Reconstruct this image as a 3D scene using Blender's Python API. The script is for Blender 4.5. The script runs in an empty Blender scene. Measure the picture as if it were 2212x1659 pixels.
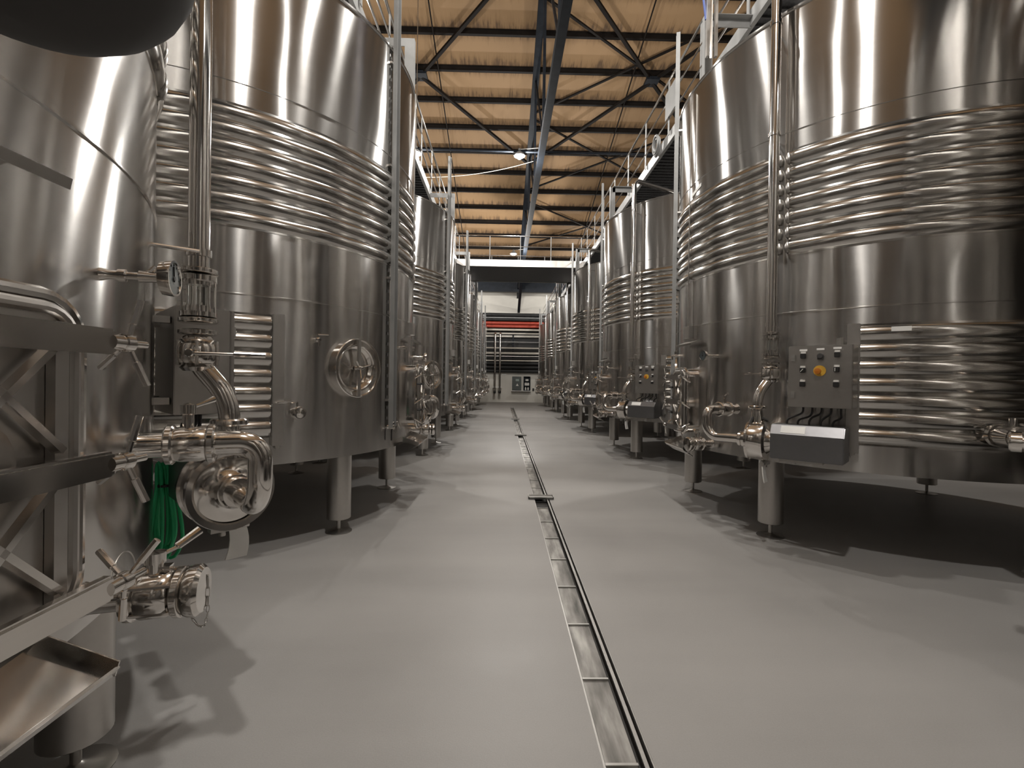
import bpy, math, random
import numpy as np
from mathutils import Vector, Matrix
random.seed(7)
SC = bpy.context.scene
COL = SC.collection
R = math.radians
pi = math.pi

# ---------------------------------------------------------------- camera
CAMZ = 1.40
PITCH, YAW, ROLL = R(0.2975), R(1.0548), R(0.82)
cam_d = bpy.data.cameras.new('camera')
cam = bpy.data.objects.new('camera', cam_d); COL.objects.link(cam)
cam_d.sensor_fit = 'HORIZONTAL'; cam_d.sensor_width = 36.0
cam_d.lens = 36.0 * 1023.2 / 2212.0
cam_d.clip_start = 0.05; cam_d.clip_end = 200
fw = Vector((math.sin(YAW) * math.cos(PITCH), math.cos(YAW) * math.cos(PITCH), -math.sin(PITCH)))
rt = Vector((math.cos(YAW), -math.sin(YAW), 0)); up = rt.cross(fw)
r2 = rt * math.cos(ROLL) + up * math.sin(ROLL); u2 = -rt * math.sin(ROLL) + up * math.cos(ROLL)
m = Matrix((r2, u2, -fw)).transposed().to_4x4(); m.translation = Vector((0, 0, CAMZ))
cam.matrix_world = m
SC.camera = cam

# ---------------------------------------------------------------- world, exposure
w = bpy.data.worlds.new('hall'); SC.world = w; w.use_nodes = True
w.node_tree.nodes['Background'].inputs[0].default_value = (1.0, 0.93, 0.84, 1)
w.node_tree.nodes['Background'].inputs[1].default_value = 0.05
SC.view_settings.view_transform = 'Standard'; SC.view_settings.look = 'None'
SC.view_settings.gamma = 1.0; SC.view_settings.exposure = 0.2
SC.view_settings.use_curve_mapping = False
SC.cycles.max_bounces = 8; SC.cycles.glossy_bounces = 5; SC.cycles.diffuse_bounces = 4
SC.cycles.sample_clamp_indirect = 6.0
SC.cycles.caustics_reflective = True; SC.cycles.blur_glossy = 1.0

# ---------------------------------------------------------------- lamps (positions; the fittings are built by lamp())
LAMPS = [(0.28, 0.6, 7.5, 560), (0.30, 3.75, 7.5, 330), (0.35, 12.8, 7.5, 620), (0.38, 21.5, 7.2, 780), (-3.4, 28.2, 7.0, 300),  # last one here: unseen lamp added to keep the far end bright
         (-2.43, 12.8, 7.5, 110), (4.6, 28.2, 7.0, 300), (5.0, 8.3, 7.5, 520), (-3.6, 8.3, 7.5, 520),  # all but the walkway lamp: unseen, added to brighten far end and mid aisle
         (5.4, -1.3, 7.5, 290), (-4.6, -1.9, 7.5, 380), (-4.0, 21.5, 7.2, 260), (4.8, 21.5, 7.2, 260), (0.30, 5.0, 7.5, 260)]
LAMP_COL = (1.0, 0.965, 0.915)

# ---------------------------------------------------------------- materials
def nodes_of(name):
    mt = bpy.data.materials.new(name); mt.use_nodes = True
    nt = mt.node_tree; b = nt.nodes['Principled BSDF']
    return mt, nt, b
def N(nt, t, **kw):
    n = nt.nodes.new(t)
    for k, v in kw.items():
        if k.startswith('i_'):
            n.inputs[int(k[2:]) if k[2:].isdigit() else k[2:]].default_value = v
        else: setattr(n, k, v)
    return n
def ramp(nt, stops):
    r = nt.nodes.new('ShaderNodeValToRGB'); e = r.color_ramp.elements
    e[0].position, e[0].color = stops[0][0], (*stops[0][1], 1)
    e[1].position, e[1].color = stops[-1][0], (*stops[-1][1], 1)
    for p, c in stops[1:-1]:
        q = e.new(p); q.color = (*c, 1)
    return r
def metal(name, col, rough, aniso=0.0, wave=0.0, grain=(3, 3, 220), gs=0.03, var=0.05):
    mt, nt, b = nodes_of(name)
    b.inputs['Metallic'].default_value = 1.0
    b.inputs['Roughness'].default_value = rough
    tc = N(nt, 'ShaderNodeTexCoord')
    mp = N(nt, 'ShaderNodeMapping'); mp.inputs['Scale'].default_value = grain
    nt.links.new(tc.outputs['Object'], mp.inputs['Vector'])
    ns = N(nt, 'ShaderNodeTexNoise', i_Scale=1.0, i_Detail=3.0)
    nt.links.new(mp.outputs[0], ns.inputs['Vector'])
    n2 = N(nt, 'ShaderNodeTexNoise', i_Scale=1.3, i_Detail=4.0)
    nt.links.new(tc.outputs['Object'], n2.inputs['Vector'])
    cr = ramp(nt, [(0.25, tuple(c * (1 - var * 2) for c in col)), (0.75, tuple(min(1, c * (1 + var)) for c in col))])
    mixf = N(nt, 'ShaderNodeMath', operation='ADD')
    h1 = N(nt, 'ShaderNodeMath', operation='MULTIPLY'); h1.inputs[1].default_value = 0.35
    h2 = N(nt, 'ShaderNodeMath', operation='MULTIPLY'); h2.inputs[1].default_value = 0.65
    nt.links.new(ns.outputs['Fac'], h1.inputs[0]); nt.links.new(n2.outputs['Fac'], h2.inputs[0])
    nt.links.new(h1.outputs[0], mixf.inputs[0]); nt.links.new(h2.outputs[0], mixf.inputs[1])
    nt.links.new(mixf.outputs[0], cr.inputs[0]); nt.links.new(cr.outputs[0], b.inputs['Base Color'])
    mr = N(nt, 'ShaderNodeMapRange'); mr.inputs['To Min'].default_value = rough * 0.75; mr.inputs['To Max'].default_value = rough * 1.3
    nt.links.new(mixf.outputs[0], mr.inputs['Value']); nt.links.new(mr.outputs[0], b.inputs['Roughness'])
    if aniso:
        b.inputs['Anisotropic'].default_value = aniso
        tg = N(nt, 'ShaderNodeTangent', direction_type='RADIAL', axis='Z')
        nt.links.new(tg.outputs[0], b.inputs['Tangent']); b.inputs['Anisotropic Rotation'].default_value = 0.25
    prev = None
    if gs:
        bp = N(nt, 'ShaderNodeBump'); bp.inputs['Strength'].default_value = gs; bp.inputs['Distance'].default_value = 0.01
        nt.links.new(ns.outputs['Fac'], bp.inputs['Height']); prev = bp
    if wave:
        nw = N(nt, 'ShaderNodeTexNoise', i_Scale=2.2, i_Detail=1.0)
        m2 = N(nt, 'ShaderNodeMapping'); m2.inputs['Scale'].default_value = (1, 1, 0.45)
        nt.links.new(tc.outputs['Object'], m2.inputs['Vector']); nt.links.new(m2.outputs[0], nw.inputs['Vector'])
        b2 = N(nt, 'ShaderNodeBump'); b2.inputs['Strength'].default_value = 1.0; b2.inputs['Distance'].default_value = wave
        nt.links.new(nw.outputs['Fac'], b2.inputs['Height'])
        if prev: nt.links.new(prev.outputs[0], b2.inputs['Normal'])
        prev = b2
    if prev: nt.links.new(prev.outputs[0], b.inputs['Normal'])
    return mt
def plain(name, col, rough=0.6, metallic=0.0, noise=0.06, scale=6.0):
    mt, nt, b = nodes_of(name)
    b.inputs['Metallic'].default_value = metallic; b.inputs['Roughness'].default_value = rough
    tc = N(nt, 'ShaderNodeTexCoord'); ns = N(nt, 'ShaderNodeTexNoise', i_Scale=scale, i_Detail=5.0)
    nt.links.new(tc.outputs['Object'], ns.inputs['Vector'])
    cr = ramp(nt, [(0.3, tuple(max(0, c * (1 - noise * 2)) for c in col)), (0.7, tuple(min(1, c * (1 + noise)) for c in col))])
    nt.links.new(ns.outputs['Fac'], cr.inputs[0]); nt.links.new(cr.outputs[0], b.inputs['Base Color'])
    return mt
STEEL = metal('brushed_tank_steel', (0.56, 0.545, 0.525), 0.18, aniso=1.0, wave=0.008, gs=0.0, var=0.03)
RIB = metal('jacket_steel', (0.60, 0.585, 0.56), 0.14, aniso=0.3, wave=0.005, gs=0.0)
POL = metal('polished_steel', (0.74, 0.715, 0.685), 0.11, gs=0.0, var=0.03)
SAT = metal('satin_steel', (0.54, 0.52, 0.495), 0.32, grain=(40, 40, 40), gs=0.02)
DSAT = metal('dull_cover_steel', (0.26, 0.26, 0.27), 0.36, grain=(30, 30, 30), gs=0.02)
GALV = metal('galvanised_steel', (0.55, 0.54, 0.52), 0.38, grain=(20, 20, 20), gs=0.02, var=0.12)
ALU = plain('grey_painted_metal', (0.24, 0.24, 0.235), 0.5, 0.2)
BLK = plain('black_plastic', (0.015, 0.014, 0.014), 0.45)
DGREY = plain('dark_grey_rubber', (0.05, 0.048, 0.047), 0.9)
BEAM = plain('dark_painted_steel', (0.012, 0.015, 0.020), 0.5, 0.0, 0.15)
BRACE = plain('dark_brown_painted_steel', (0.010, 0.0075, 0.006), 0.65, 0.0, 0.15)
MESHM = plain('dark_walkway_mesh', (0.05, 0.05, 0.052), 0.55, 0.4, 0.25, 40)
WHITE = plain('white_plastic', (0.72, 0.70, 0.66), 0.5)
PAPER = plain('white_paper', (0.78, 0.77, 0.74), 0.8)
YEL = plain('yellow_plate', (0.62, 0.36, 0.04), 0.5)
ORG = plain('orange_button', (0.45, 0.14, 0.01), 0.4)
GREEN = plain('green_hose', (0.03, 0.45, 0.18), 0.45)
BLUE = plain('blue_cable', (0.03, 0.06, 0.22), 0.4)
REDP = plain('red_pipe_paint', (0.42, 0.055, 0.03), 0.4)
CREAM = plain('cream_pipe', (0.60, 0.56, 0.49), 0.45)
BLKINS = plain('black_insulation', (0.018, 0.018, 0.018), 0.7)
DIAL = plain('dial_face', (0.34, 0.39, 0.41), 0.35)
CABG = plain('dark_green_cabinet', (0.045, 0.055, 0.052), 0.4)
WALLM = plain('cream_wall_paint', (0.60, 0.575, 0.52), 0.75, 0, 0.04, 1.2)
WALLD = plain('dark_wall_panel', (0.05, 0.05, 0.05), 0.8, 0, 0.1, 2)
WALLS = plain('grey_side_wall', (0.10, 0.095, 0.09), 0.85, 0, 0.08, 1)
EDGE = plain('dark_joint', (0.03, 0.028, 0.026), 0.8)

for q_ in (BEAM, BRACE): q_.node_tree.nodes['Principled BSDF'].inputs['Specular IOR Level'].default_value = 0.15
def glass_mat():
    mt, nt, b = nodes_of('sight_glass')
    b.inputs['Base Color'].default_value = (0.9, 0.92, 0.9, 1); b.inputs['Roughness'].default_value = 0.03
    b.inputs['Transmission Weight'].default_value = 1.0; b.inputs['IOR'].default_value = 1.45
    return mt
GLASS = glass_mat()
def emit_mat(name, col, s):
    mt, nt, b = nodes_of(name)
    b.inputs['Base Color'].default_value = (*col, 1)
    b.inputs['Emission Color'].default_value = (*col, 1); b.inputs['Emission Strength'].default_value = s
    return mt
BULB = emit_mat('lamp_glow', LAMP_COL, 45.0)
SCREEN = plain('pale_screen', (0.30, 0.36, 0.33), 0.2)

def floor_mat():
    mt, nt, b = nodes_of('grey_resin_floor')
    tc = N(nt, 'ShaderNodeTexCoord')
    n1 = N(nt, 'ShaderNodeTexNoise', i_Scale=0.45, i_Detail=6.0); n1.inputs['Roughness'].default_value = 0.6
    n2 = N(nt, 'ShaderNodeTexNoise', i_Scale=160.0, i_Detail=2.0)
    mp = N(nt, 'ShaderNodeMapping'); mp.inputs['Scale'].default_value = (0.25, 1.6, 1)
    n3 = N(nt, 'ShaderNodeTexNoise', i_Scale=0.8, i_Detail=4.0)
    nt.links.new(tc.outputs['Object'], n1.inputs['Vector']); nt.links.new(tc.outputs['Object'], n2.inputs['Vector'])
    nt.links.new(tc.outputs['Object'], mp.inputs[0]); nt.links.new(mp.outputs[0], n3.inputs['Vector'])
    a = N(nt, 'ShaderNodeMath', operation='MULTIPLY_ADD'); a.inputs[1].default_value = 0.16
    nt.links.new(n2.outputs['Fac'], a.inputs[0])
    s = N(nt, 'ShaderNodeMath', operation='ADD'); nt.links.new(n1.outputs['Fac'], s.inputs[0]); nt.links.new(n3.outputs['Fac'], s.inputs[1])
    h = N(nt, 'ShaderNodeMath', operation='MULTIPLY'); h.inputs[1].default_value = 0.42; nt.links.new(s.outputs[0], h.inputs[0])
    nt.links.new(h.outputs[0], a.inputs[2])
    cr = ramp(nt, [(0.25, (0.205, 0.198, 0.19)), (0.5, (0.285, 0.275, 0.264)), (0.75, (0.35, 0.338, 0.324))])
    nt.links.new(a.outputs[0], cr.inputs[0]); nt.links.new(cr.outputs[0], b.inputs['Base Color'])
    mr = N(nt, 'ShaderNodeMapRange'); mr.inputs['From Min'].default_value = 0.3; mr.inputs['From Max'].default_value = 0.7
    mr.inputs['To Min'].default_value = 0.34; mr.inputs['To Max'].default_value = 0.55
    nt.links.new(n1.outputs['Fac'], mr.inputs[0]); nt.links.new(mr.outputs[0], b.inputs['Roughness'])
    bp = N(nt, 'ShaderNodeBump'); bp.inputs['Strength'].default_value = 0.12; bp.inputs['Distance'].default_value = 0.002
    nt.links.new(n2.outputs['Fac'], bp.inputs['Height']); nt.links.new(bp.outputs[0], b.inputs['Normal'])
    b.inputs['Specular IOR Level'].default_value = 0.4
    return mt
FLOORM = floor_mat()
PURLIN_Y = [13.03 + 1.208 * i for i in range(16)]
def ceil_mat():
    mt, nt, b = nodes_of('orange_timber_roof_boards')
    b.inputs['Roughness'].default_value = 0.75
    tc = N(nt, 'ShaderNodeTexCoord')
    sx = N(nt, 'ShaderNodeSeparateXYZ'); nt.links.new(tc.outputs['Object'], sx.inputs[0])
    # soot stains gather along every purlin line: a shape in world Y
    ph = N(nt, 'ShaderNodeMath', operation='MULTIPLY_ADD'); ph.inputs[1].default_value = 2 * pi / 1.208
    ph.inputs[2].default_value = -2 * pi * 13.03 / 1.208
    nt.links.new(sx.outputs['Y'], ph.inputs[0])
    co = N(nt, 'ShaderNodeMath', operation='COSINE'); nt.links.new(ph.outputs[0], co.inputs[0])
    mp = N(nt, 'ShaderNodeMapping'); mp.inputs['Scale'].default_value = (9, 0.9, 1)
    nt.links.new(tc.outputs['Object'], mp.inputs[0])
    ns = N(nt, 'ShaderNodeTexNoise', i_Scale=1.0, i_Detail=6.0); ns.inputs['Roughness'].default_value = 0.7
    nt.links.new(mp.outputs[0], ns.inputs['Vector'])
    n2 = N(nt, 'ShaderNodeTexNoise', i_Scale=0.5, i_Detail=3.0); nt.links.new(tc.outputs['Object'], n2.inputs['Vector'])
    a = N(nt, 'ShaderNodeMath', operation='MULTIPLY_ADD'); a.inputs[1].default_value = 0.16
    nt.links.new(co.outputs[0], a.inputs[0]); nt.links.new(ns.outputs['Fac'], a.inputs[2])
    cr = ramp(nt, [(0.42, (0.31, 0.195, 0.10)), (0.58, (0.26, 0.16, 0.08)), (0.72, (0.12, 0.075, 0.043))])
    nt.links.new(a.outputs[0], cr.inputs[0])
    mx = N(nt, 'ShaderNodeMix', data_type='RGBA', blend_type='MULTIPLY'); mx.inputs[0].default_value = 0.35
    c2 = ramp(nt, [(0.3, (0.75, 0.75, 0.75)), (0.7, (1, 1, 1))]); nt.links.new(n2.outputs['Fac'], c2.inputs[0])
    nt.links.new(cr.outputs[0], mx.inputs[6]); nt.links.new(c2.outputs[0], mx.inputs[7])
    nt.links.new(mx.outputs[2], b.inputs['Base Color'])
    return mt
CEILM = ceil_mat()
def drain_mat():
    mt, nt, b = nodes_of('worn_drain_steel')
    b.inputs['Metallic'].default_value = 0.75
    tc = N(nt, 'ShaderNodeTexCoord'); mp = N(nt, 'ShaderNodeMapping'); mp.inputs['Scale'].default_value = (14, 2.2, 1)
    nt.links.new(tc.outputs['Object'], mp.inputs[0])
    ns = N(nt, 'ShaderNodeTexNoise', i_Scale=1.0, i_Detail=5.0); nt.links.new(mp.outputs[0], ns.inputs['Vector'])
    cr = ramp(nt, [(0.3, (0.10, 0.098, 0.09)), (0.5, (0.26, 0.25, 0.235)), (0.72, (0.52, 0.51, 0.48))])
    nt.links.new(ns.outputs['Fac'], cr.inputs[0]); nt.links.new(cr.outputs[0], b.inputs['Base Color'])
    b.inputs['Roughness'].default_value = 0.42
    return mt
DRAINM = drain_mat()

# ---------------------------------------------------------------- mesh builder
class MB:
    def __init__(s): s.v = []; s.f = []; s.mi = []; s.cur = 0
    def add(s, vs, fs):
        o = len(s.v); s.v += [tuple(p) for p in vs]
        for f in fs: s.f.append(tuple(i + o for i in f)); s.mi.append(s.cur)
        return s
    def box(s, c, size, rz=0.0, M=None):
        x, y, z = [q / 2 for q in size]
        vs = [(sx * x, sy * y, sz * z) for sx in (-1, 1) for sy in (-1, 1) for sz in (-1, 1)]
        ca, sa = math.cos(rz), math.sin(rz)
        vs = [(a * ca - b * sa, a * sa + b * ca, d) for a, b, d in vs]
        if M is not None: vs = [tuple(M @ Vector(p)) for p in vs]
        vs = [(a + c[0], b + c[1], d + c[2]) for a, b, d in vs]
        return s.add(vs, [(0, 1, 3, 2), (4, 6, 7, 5), (0, 4, 5, 1), (2, 3, 7, 6), (0, 2, 6, 4), (1, 5, 7, 3)])
    def bar(s, p0, p1, wd, ht, upv=(0, 0, 1)):
        p0, p1 = Vector(p0), Vector(p1); d = p1 - p0; L = d.length; d.normalize()
        a = d.cross(Vector(upv))
        if a.length < 1e-4: a = d.cross(Vector((1, 0, 0)))
        a.normalize(); b = a.cross(d)
        M = Matrix((d, a, b)).transposed()
        return s.box((p0 + p1) / 2, (L, wd, ht), 0, M)
    def ibeam(s, p0, p1, wd, ht, t=0.012, upv=(0, 0, 1)):
        p0, p1 = Vector(p0), Vector(p1); d = (p1 - p0).normalized()
        a = d.cross(Vector(upv)).normalized(); b = a.cross(d)
        s.bar(p0 + b * (ht / 2 - t / 2), p1 + b * (ht / 2 - t / 2), wd, t, upv)
        s.bar(p0 - b * (ht / 2 - t / 2), p1 - b * (ht / 2 - t / 2), wd, t, upv)
        return s.bar(p0, p1, t, ht - 2 * t, upv)
    def tube(s, pts, r, n=16, caps=True, closed=False):
        pts = [Vector(p) for p in pts]; k = len(pts)
        rr = r if isinstance(r, (list, tuple)) else [r] * k
        tang = []
        for i in range(k):
            if closed: t = pts[(i + 1) % k] - pts[i - 1]
            elif i == 0: t = pts[1] - pts[0]
            elif i == k - 1: t = pts[-1] - pts[-2]
            else: t = (pts[i + 1] - pts[i]).normalized() + (pts[i] - pts[i - 1]).normalized()
            tang.append(t.normalized())
        ref = Vector((0, 0, 1)) if abs(tang[0].z) < 0.9 else Vector((1, 0, 0))
        nrm = (ref - tang[0] * ref.dot(tang[0])).normalized()
        vs = []
        for i in range(k):
            nrm = (nrm - tang[i] * nrm.dot(tang[i])).normalized(); bi = tang[i].cross(nrm)
            for j in range(n):
                a = 2 * pi * j / n
                vs.append(pts[i] + (nrm * math.cos(a) + bi * math.sin(a)) * rr[i])
        fs = []
        for i in range(k if closed else k - 1):
            i2 = (i + 1) % k
            for j in range(n):
                j2 = (j + 1) % n
                fs.append((i * n + j, i * n + j2, i2 * n + j2, i2 * n + j))
        if caps and not closed:
            fs.append(tuple(range(n - 1, -1, -1))); fs.append(tuple((k - 1) * n + j for j in range(n)))
        return s.add(vs, fs)
    def cyl(s, p0, p1, r, n=20): return s.tube([p0, p1], r, n)
    def rev(s, p0, d, prof, n=28):
        """surface of revolution about an axis through p0 along d; prof = (along, radius)"""
        p0 = Vector(p0); d = Vector(d).normalized()
        ref = Vector((0, 0, 1)) if abs(d.z) < 0.9 else Vector((1, 0, 0))
        a = (ref - d * ref.dot(d)).normalized(); b = d.cross(a)
        vs = []
        for t, r in prof:
            for j in range(n):
                q = 2 * pi * j / n
                vs.append(p0 + d * t + (a * math.cos(q) + b * math.sin(q)) * max(r, 1e-4))
        fs = []
        for i in range(len(prof) - 1):
            for j in range(n):
                j2 = (j + 1) % n
                fs.append((i * n + j, i * n + j2, (i + 1) * n + j2, (i + 1) * n + j))
        if prof[0][1] > 1e-3: fs.append(tuple(range(n - 1, -1, -1)))
        if prof[-1][1] > 1e-3: fs.append(tuple((len(prof) - 1) * n + j for j in range(n)))
        return s.add(vs, fs)
    def arc(s, prof, a0, a1, n, close_ends=True):
        """profile (r, z) swept about the vertical axis from a0 to a1 (radians)"""
        full = abs(abs(a1 - a0) - 2 * pi) < 1e-5; cols = n if full else n + 1; k = len(prof)
        vs = []
        for j in range(cols):
            q = a0 + (a1 - a0) * j / n
            for r, z in prof: vs.append((r * math.cos(q), r * math.sin(q), z))
        fs = []
        for j in range(n):
            j2 = (j + 1) % cols
            for i in range(k - 1):
                fs.append((j * k + i, j2 * k + i, j2 * k + i + 1, j * k + i + 1))
        if close_ends and not full:
            fs.append(tuple(range(k))); fs.append(tuple((cols - 1) * k + i for i in range(k - 1, -1, -1)))
        return s.add(vs, fs)
    def prism(s, outline, vec):
        k = len(outline); o = [Vector(p) for p in outline]; e = [p + Vector(vec) for p in o]
        fs = [tuple(range(k - 1, -1, -1)), tuple(range(k, 2 * k))]
        for i in range(k): fs.append((i, (i + 1) % k, k + (i + 1) % k, k + i))
        return s.add(o + e, fs)
    def build(s, name, mat, parent=None, base=(0, 0, 0), smooth=35, bevel=0.0):
        me = bpy.data.meshes.new(name)
        vs = [(p[0] - base[0], p[1] - base[1], p[2] - base[2]) for p in s.v]
        me.from_pydata(vs, [], s.f)
        mats = mat if isinstance(mat, (list, tuple)) else [mat]
        for q in mats: me.materials.append(q)
        if len(mats) > 1: me.polygons.foreach_set('material_index', s.mi)
        me.validate(); me.update()
        import bmesh
        bm = bmesh.new(); bm.from_mesh(me); bmesh.ops.recalc_face_normals(bm, faces=bm.faces)
        if bevel:
            ed = [e for e in bm.edges if len(e.link_faces) == 2 and e.calc_face_angle(0) > 0.6]
            bmesh.ops.bevel(bm, geom=ed, offset=bevel, segments=2, affect='EDGES', clamp_overlap=True)
        bm.to_mesh(me); bm.free()
        if smooth:
            me.polygons.foreach_set('use_smooth', [True] * len(me.polygons))
            me.set_sharp_from_angle(angle=R(smooth))
        o = bpy.data.objects.new(name, me); COL.objects.link(o)
        if parent is not None: o.parent = parent
        return o
def fil(pts, rad, n=8):
    """round the corners of a polyline"""
    pts = [Vector(p) for p in pts]; out = [pts[0]]
    for i in range(1, len(pts) - 1):
        a, b, c = pts[i - 1], pts[i], pts[i + 1]
        d1 = (a - b); d2 = (c - b); rr = min(rad, d1.length * 0.499, d2.length * 0.499)
        p, q = b + d1.normalized() * rr, b + d2.normalized() * rr
        wq = math.sin(d1.angle(d2) / 2)          # rational weight: a true circular bend
        for k in range(n + 1):
            t = k / n; e0, e1, e2 = (1 - t) ** 2, 2 * t * (1 - t) * wq, t * t
            out.append((e0 * p + e1 * b + e2 * q) / (e0 + e1 + e2))
    out.append(pts[-1]); return out
def tag(o, label=None, cat=None, group=None, kind=None):
    if label: o['label'] = label
    if cat: o['category'] = cat
    if group: o['group'] = group
    if kind: o['kind'] = kind
    return o
def empty(name, loc=(0, 0, 0), rz=0.0):
    o = bpy.data.objects.new(name, None); COL.objects.link(o); o.location = loc
    o.rotation_euler = (0, 0, rz); o.empty_display_size = 0.1; return o
KIDS = {}
def copy_tree(o, parent=None):
    c = o.copy(); COL.objects.link(c); c.parent = parent
    for ch in KIDS.get(o.name, []): copy_tree(ch, c)
    return c
def index_kids():
    KIDS.clear()
    for o in bpy.data.objects:
        if o.parent: KIDS.setdefault(o.parent.name, []).append(o)
def struct(name, mb, mat, **k):
    o = mb.build(name, mat, **k); o['kind'] = 'structure'; return o

# ---------------------------------------------------------------- layout
CXL, Y0L, SL = -3.0545, 5.280, 4.4807
CXR, Y0R, SR = 4.0621, 5.258, 4.4321
def tank_mat(side, k):
    if side == 'L': return Vector((CXL, Y0L + (k - 1) * SL, 0)), 0.0
    return Vector((CXR, Y0R + (k - 1) * SR, 0)), pi
BACK = 32.0
ROOF = lambda y: 15.5 - 0.25 * y if y > 8 else 15.5 - 0.25 * 8 - 0.25 * (8 - y)

# ---------------------------------------------------------------- setting
XL, XR, YF = -8.6, 10.4, -9.5
fl = MB()
DX0, DX1 = 0.385, 0.575
fl.box(((XL + DX0) / 2, (YF + BACK) / 2, -0.1), (DX0 - XL, BACK - YF, 0.2))
fl.box(((XR + DX1) / 2, (YF + BACK) / 2, -0.1), (XR - DX1, BACK - YF, 0.2))
fl.box(((DX0 + DX1) / 2, (25.4 + BACK) / 2, -0.1), (DX1 - DX0, BACK - 25.4, 0.2))
fl.box(((DX0 + DX1) / 2, (YF + BACK) / 2, -0.16), (DX1 - DX0, BACK - YF, 0.08))
struct('floor', fl, FLOORM, smooth=0)
cl = MB()
for y0, y1 in ((8, BACK + .2), (YF - .2, 8)):
    cl.prism([(XL - .2, y0, ROOF(y0)), (XL - .2, y1, ROOF(y1)), (XL - .2, y1, ROOF(y1) + .15), (XL - .2, y0, ROOF(y0) + .15)], (XR - XL + .4, 0, 0))
struct('ceiling', cl, CEILM, smooth=0)
wb = MB(); wb.box(((XL + XR) / 2, BACK + .16, 6.6), (XR - XL, 0.3, 2.05)); wb.box(((XL + XR) / 2, BACK + .16, 1.0), (XR - XL, .3, 2.0))
wb.cur = 1; wb.box(((XL + XR) / 2, BACK + .3, 3.8), (XR - XL, .3, 3.6)); 
struct('wall_back', wb, [WALLM, WALLD], smooth=0)
for nm, x in (('wall_left', XL - .1), ('wall_right', XR + .1)):
    q = MB(); q.box((x, (YF + BACK) / 2, 6.5), (.2, BACK - YF + .6, 13.2)); struct(nm, q, WALLS, smooth=0)
q = MB(); q.box(((XL + XR) / 2, YF - .1, 5.5), (XR - XL, .2, 11.2)); struct('wall_front', q, WALLS, smooth=0)
q = MB(); q.box(((XL + XR) / 2, BACK - .06, 5.72), (XR - XL, .16, .22)); struct('trim_1', q, ALU, smooth=0)

# ---------------------------------------------------------------- floor drain
g = empty('floor_drain', (DX0, 0, 0)); tag(g, 'long narrow steel drain channel running down the middle of the grey floor', 'drain')
ch = MB(); b0 = (DX0, 0, 0)
for x, wd in ((DX0 + .004, .008), (0.545, .016), (DX1 - .004, .006)):
    ch.box((x, 8.4, -.005), (wd, 34, .012))
ch.build('channel_edge', GALV, g, b0, 0)
ch = MB(); ch.box(((DX0 + DX1) / 2, 8.4, -.055), (DX1 - DX0 - .004, 34, .02)); ch.build('channel_bed', EDGE, g, b0, 0)
SUMPS = (5.35, 11.95, 17.2)
YB = [1.22 + .503 * i for i in range(47)]
for i in range(len(YB) - 1):
    y0, y1 = YB[i], YB[i + 1]
    if any(abs((y0 + y1) / 2 - s) < .2 for s in SUMPS): continue
    c = MB(); c.box((.455, (y0 + y1) / 2, -.014), (.118, y1 - y0 - .006, .016)); c.build('drain_cover', DRAINM, g, b0, 0)
    if i < 22:
        c = MB(); c.box((.455, y1, -.002), (.122, .012, .008)); c.build('cross_bar', GALV, g, b0, 0)
for s, lb in zip(SUMPS, ('nearest', 'middle', 'farthest')):
    e = empty('sump_grate', (.48, s + .33, 0)); tag(e, f'{lb} of the three flat steel sump plates lying across the floor drain', 'grate')
    c = MB(); c.box((.47, s + .33, .012), (.30, .13, .012)); c.build('plate', GALV, e, (.48, s + .33, 0), 0)
    c = MB()
    for dx in (-.146, .146): c.box((.47 + dx, s + .33, .02), (.008, .13, .03))
    for dy in (-.061, .061): c.box((.47, s + .33 + dy, .02), (.30, .008, .02))
    c.build('rim', GALV, e, (.48, s + .33, 0), 0)

# ---------------------------------------------------------------- tank
def rib_profile(r, z0, z1, n, amp, seg=9):
    p = [(r - .01, z0 - .012), (r + .004, z0 - .008)]
    h = (z1 - z0) / n
    for i in range(n):
        for j in range(seg):
            t = j / (seg - 1)
            e = .06 + .88 * t
            p.append((r + .003 + amp * (max(0, math.sin(pi * t)) ** 0.72), z0 + h * (i + e)))
    p += [(r + .004, z1 + .008), (r - .01, z1 + .012)]
    return p
TC, TH = .07, .20           # manway centre (tangential) and half width
def rrect(u, cv, hw, z0, z1, rad, n=6):
    pts = []
    for cy, cz, a0 in ((cv + hw - rad, z1 - rad, 0), (cv - hw + rad, z1 - rad, 90), (cv - hw + rad, z0 + rad, 180), (cv + hw - rad, z0 + rad, 270)):
        for i in range(n + 1):
            a = R(a0 + 90 * i / n); pts.append((u, cy + rad * math.cos(a), cz + rad * math.sin(a)))
    return pts
def pol(a, r, z): return Vector((r * math.cos(R(a)), r * math.sin(R(a)), z))
def dirv(a): return Vector((math.cos(R(a)), math.sin(R(a)), 0))
def tanv(a): return Vector((-math.sin(R(a)), math.cos(R(a)), 0))

PROTO = []     # (root, local base, name-phrase, category, group)
def proto(name, base, phrase, cat, group):
    e = empty(name, base); PROTO.append((e, Vector(base), phrase, cat, group)); return e

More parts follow.
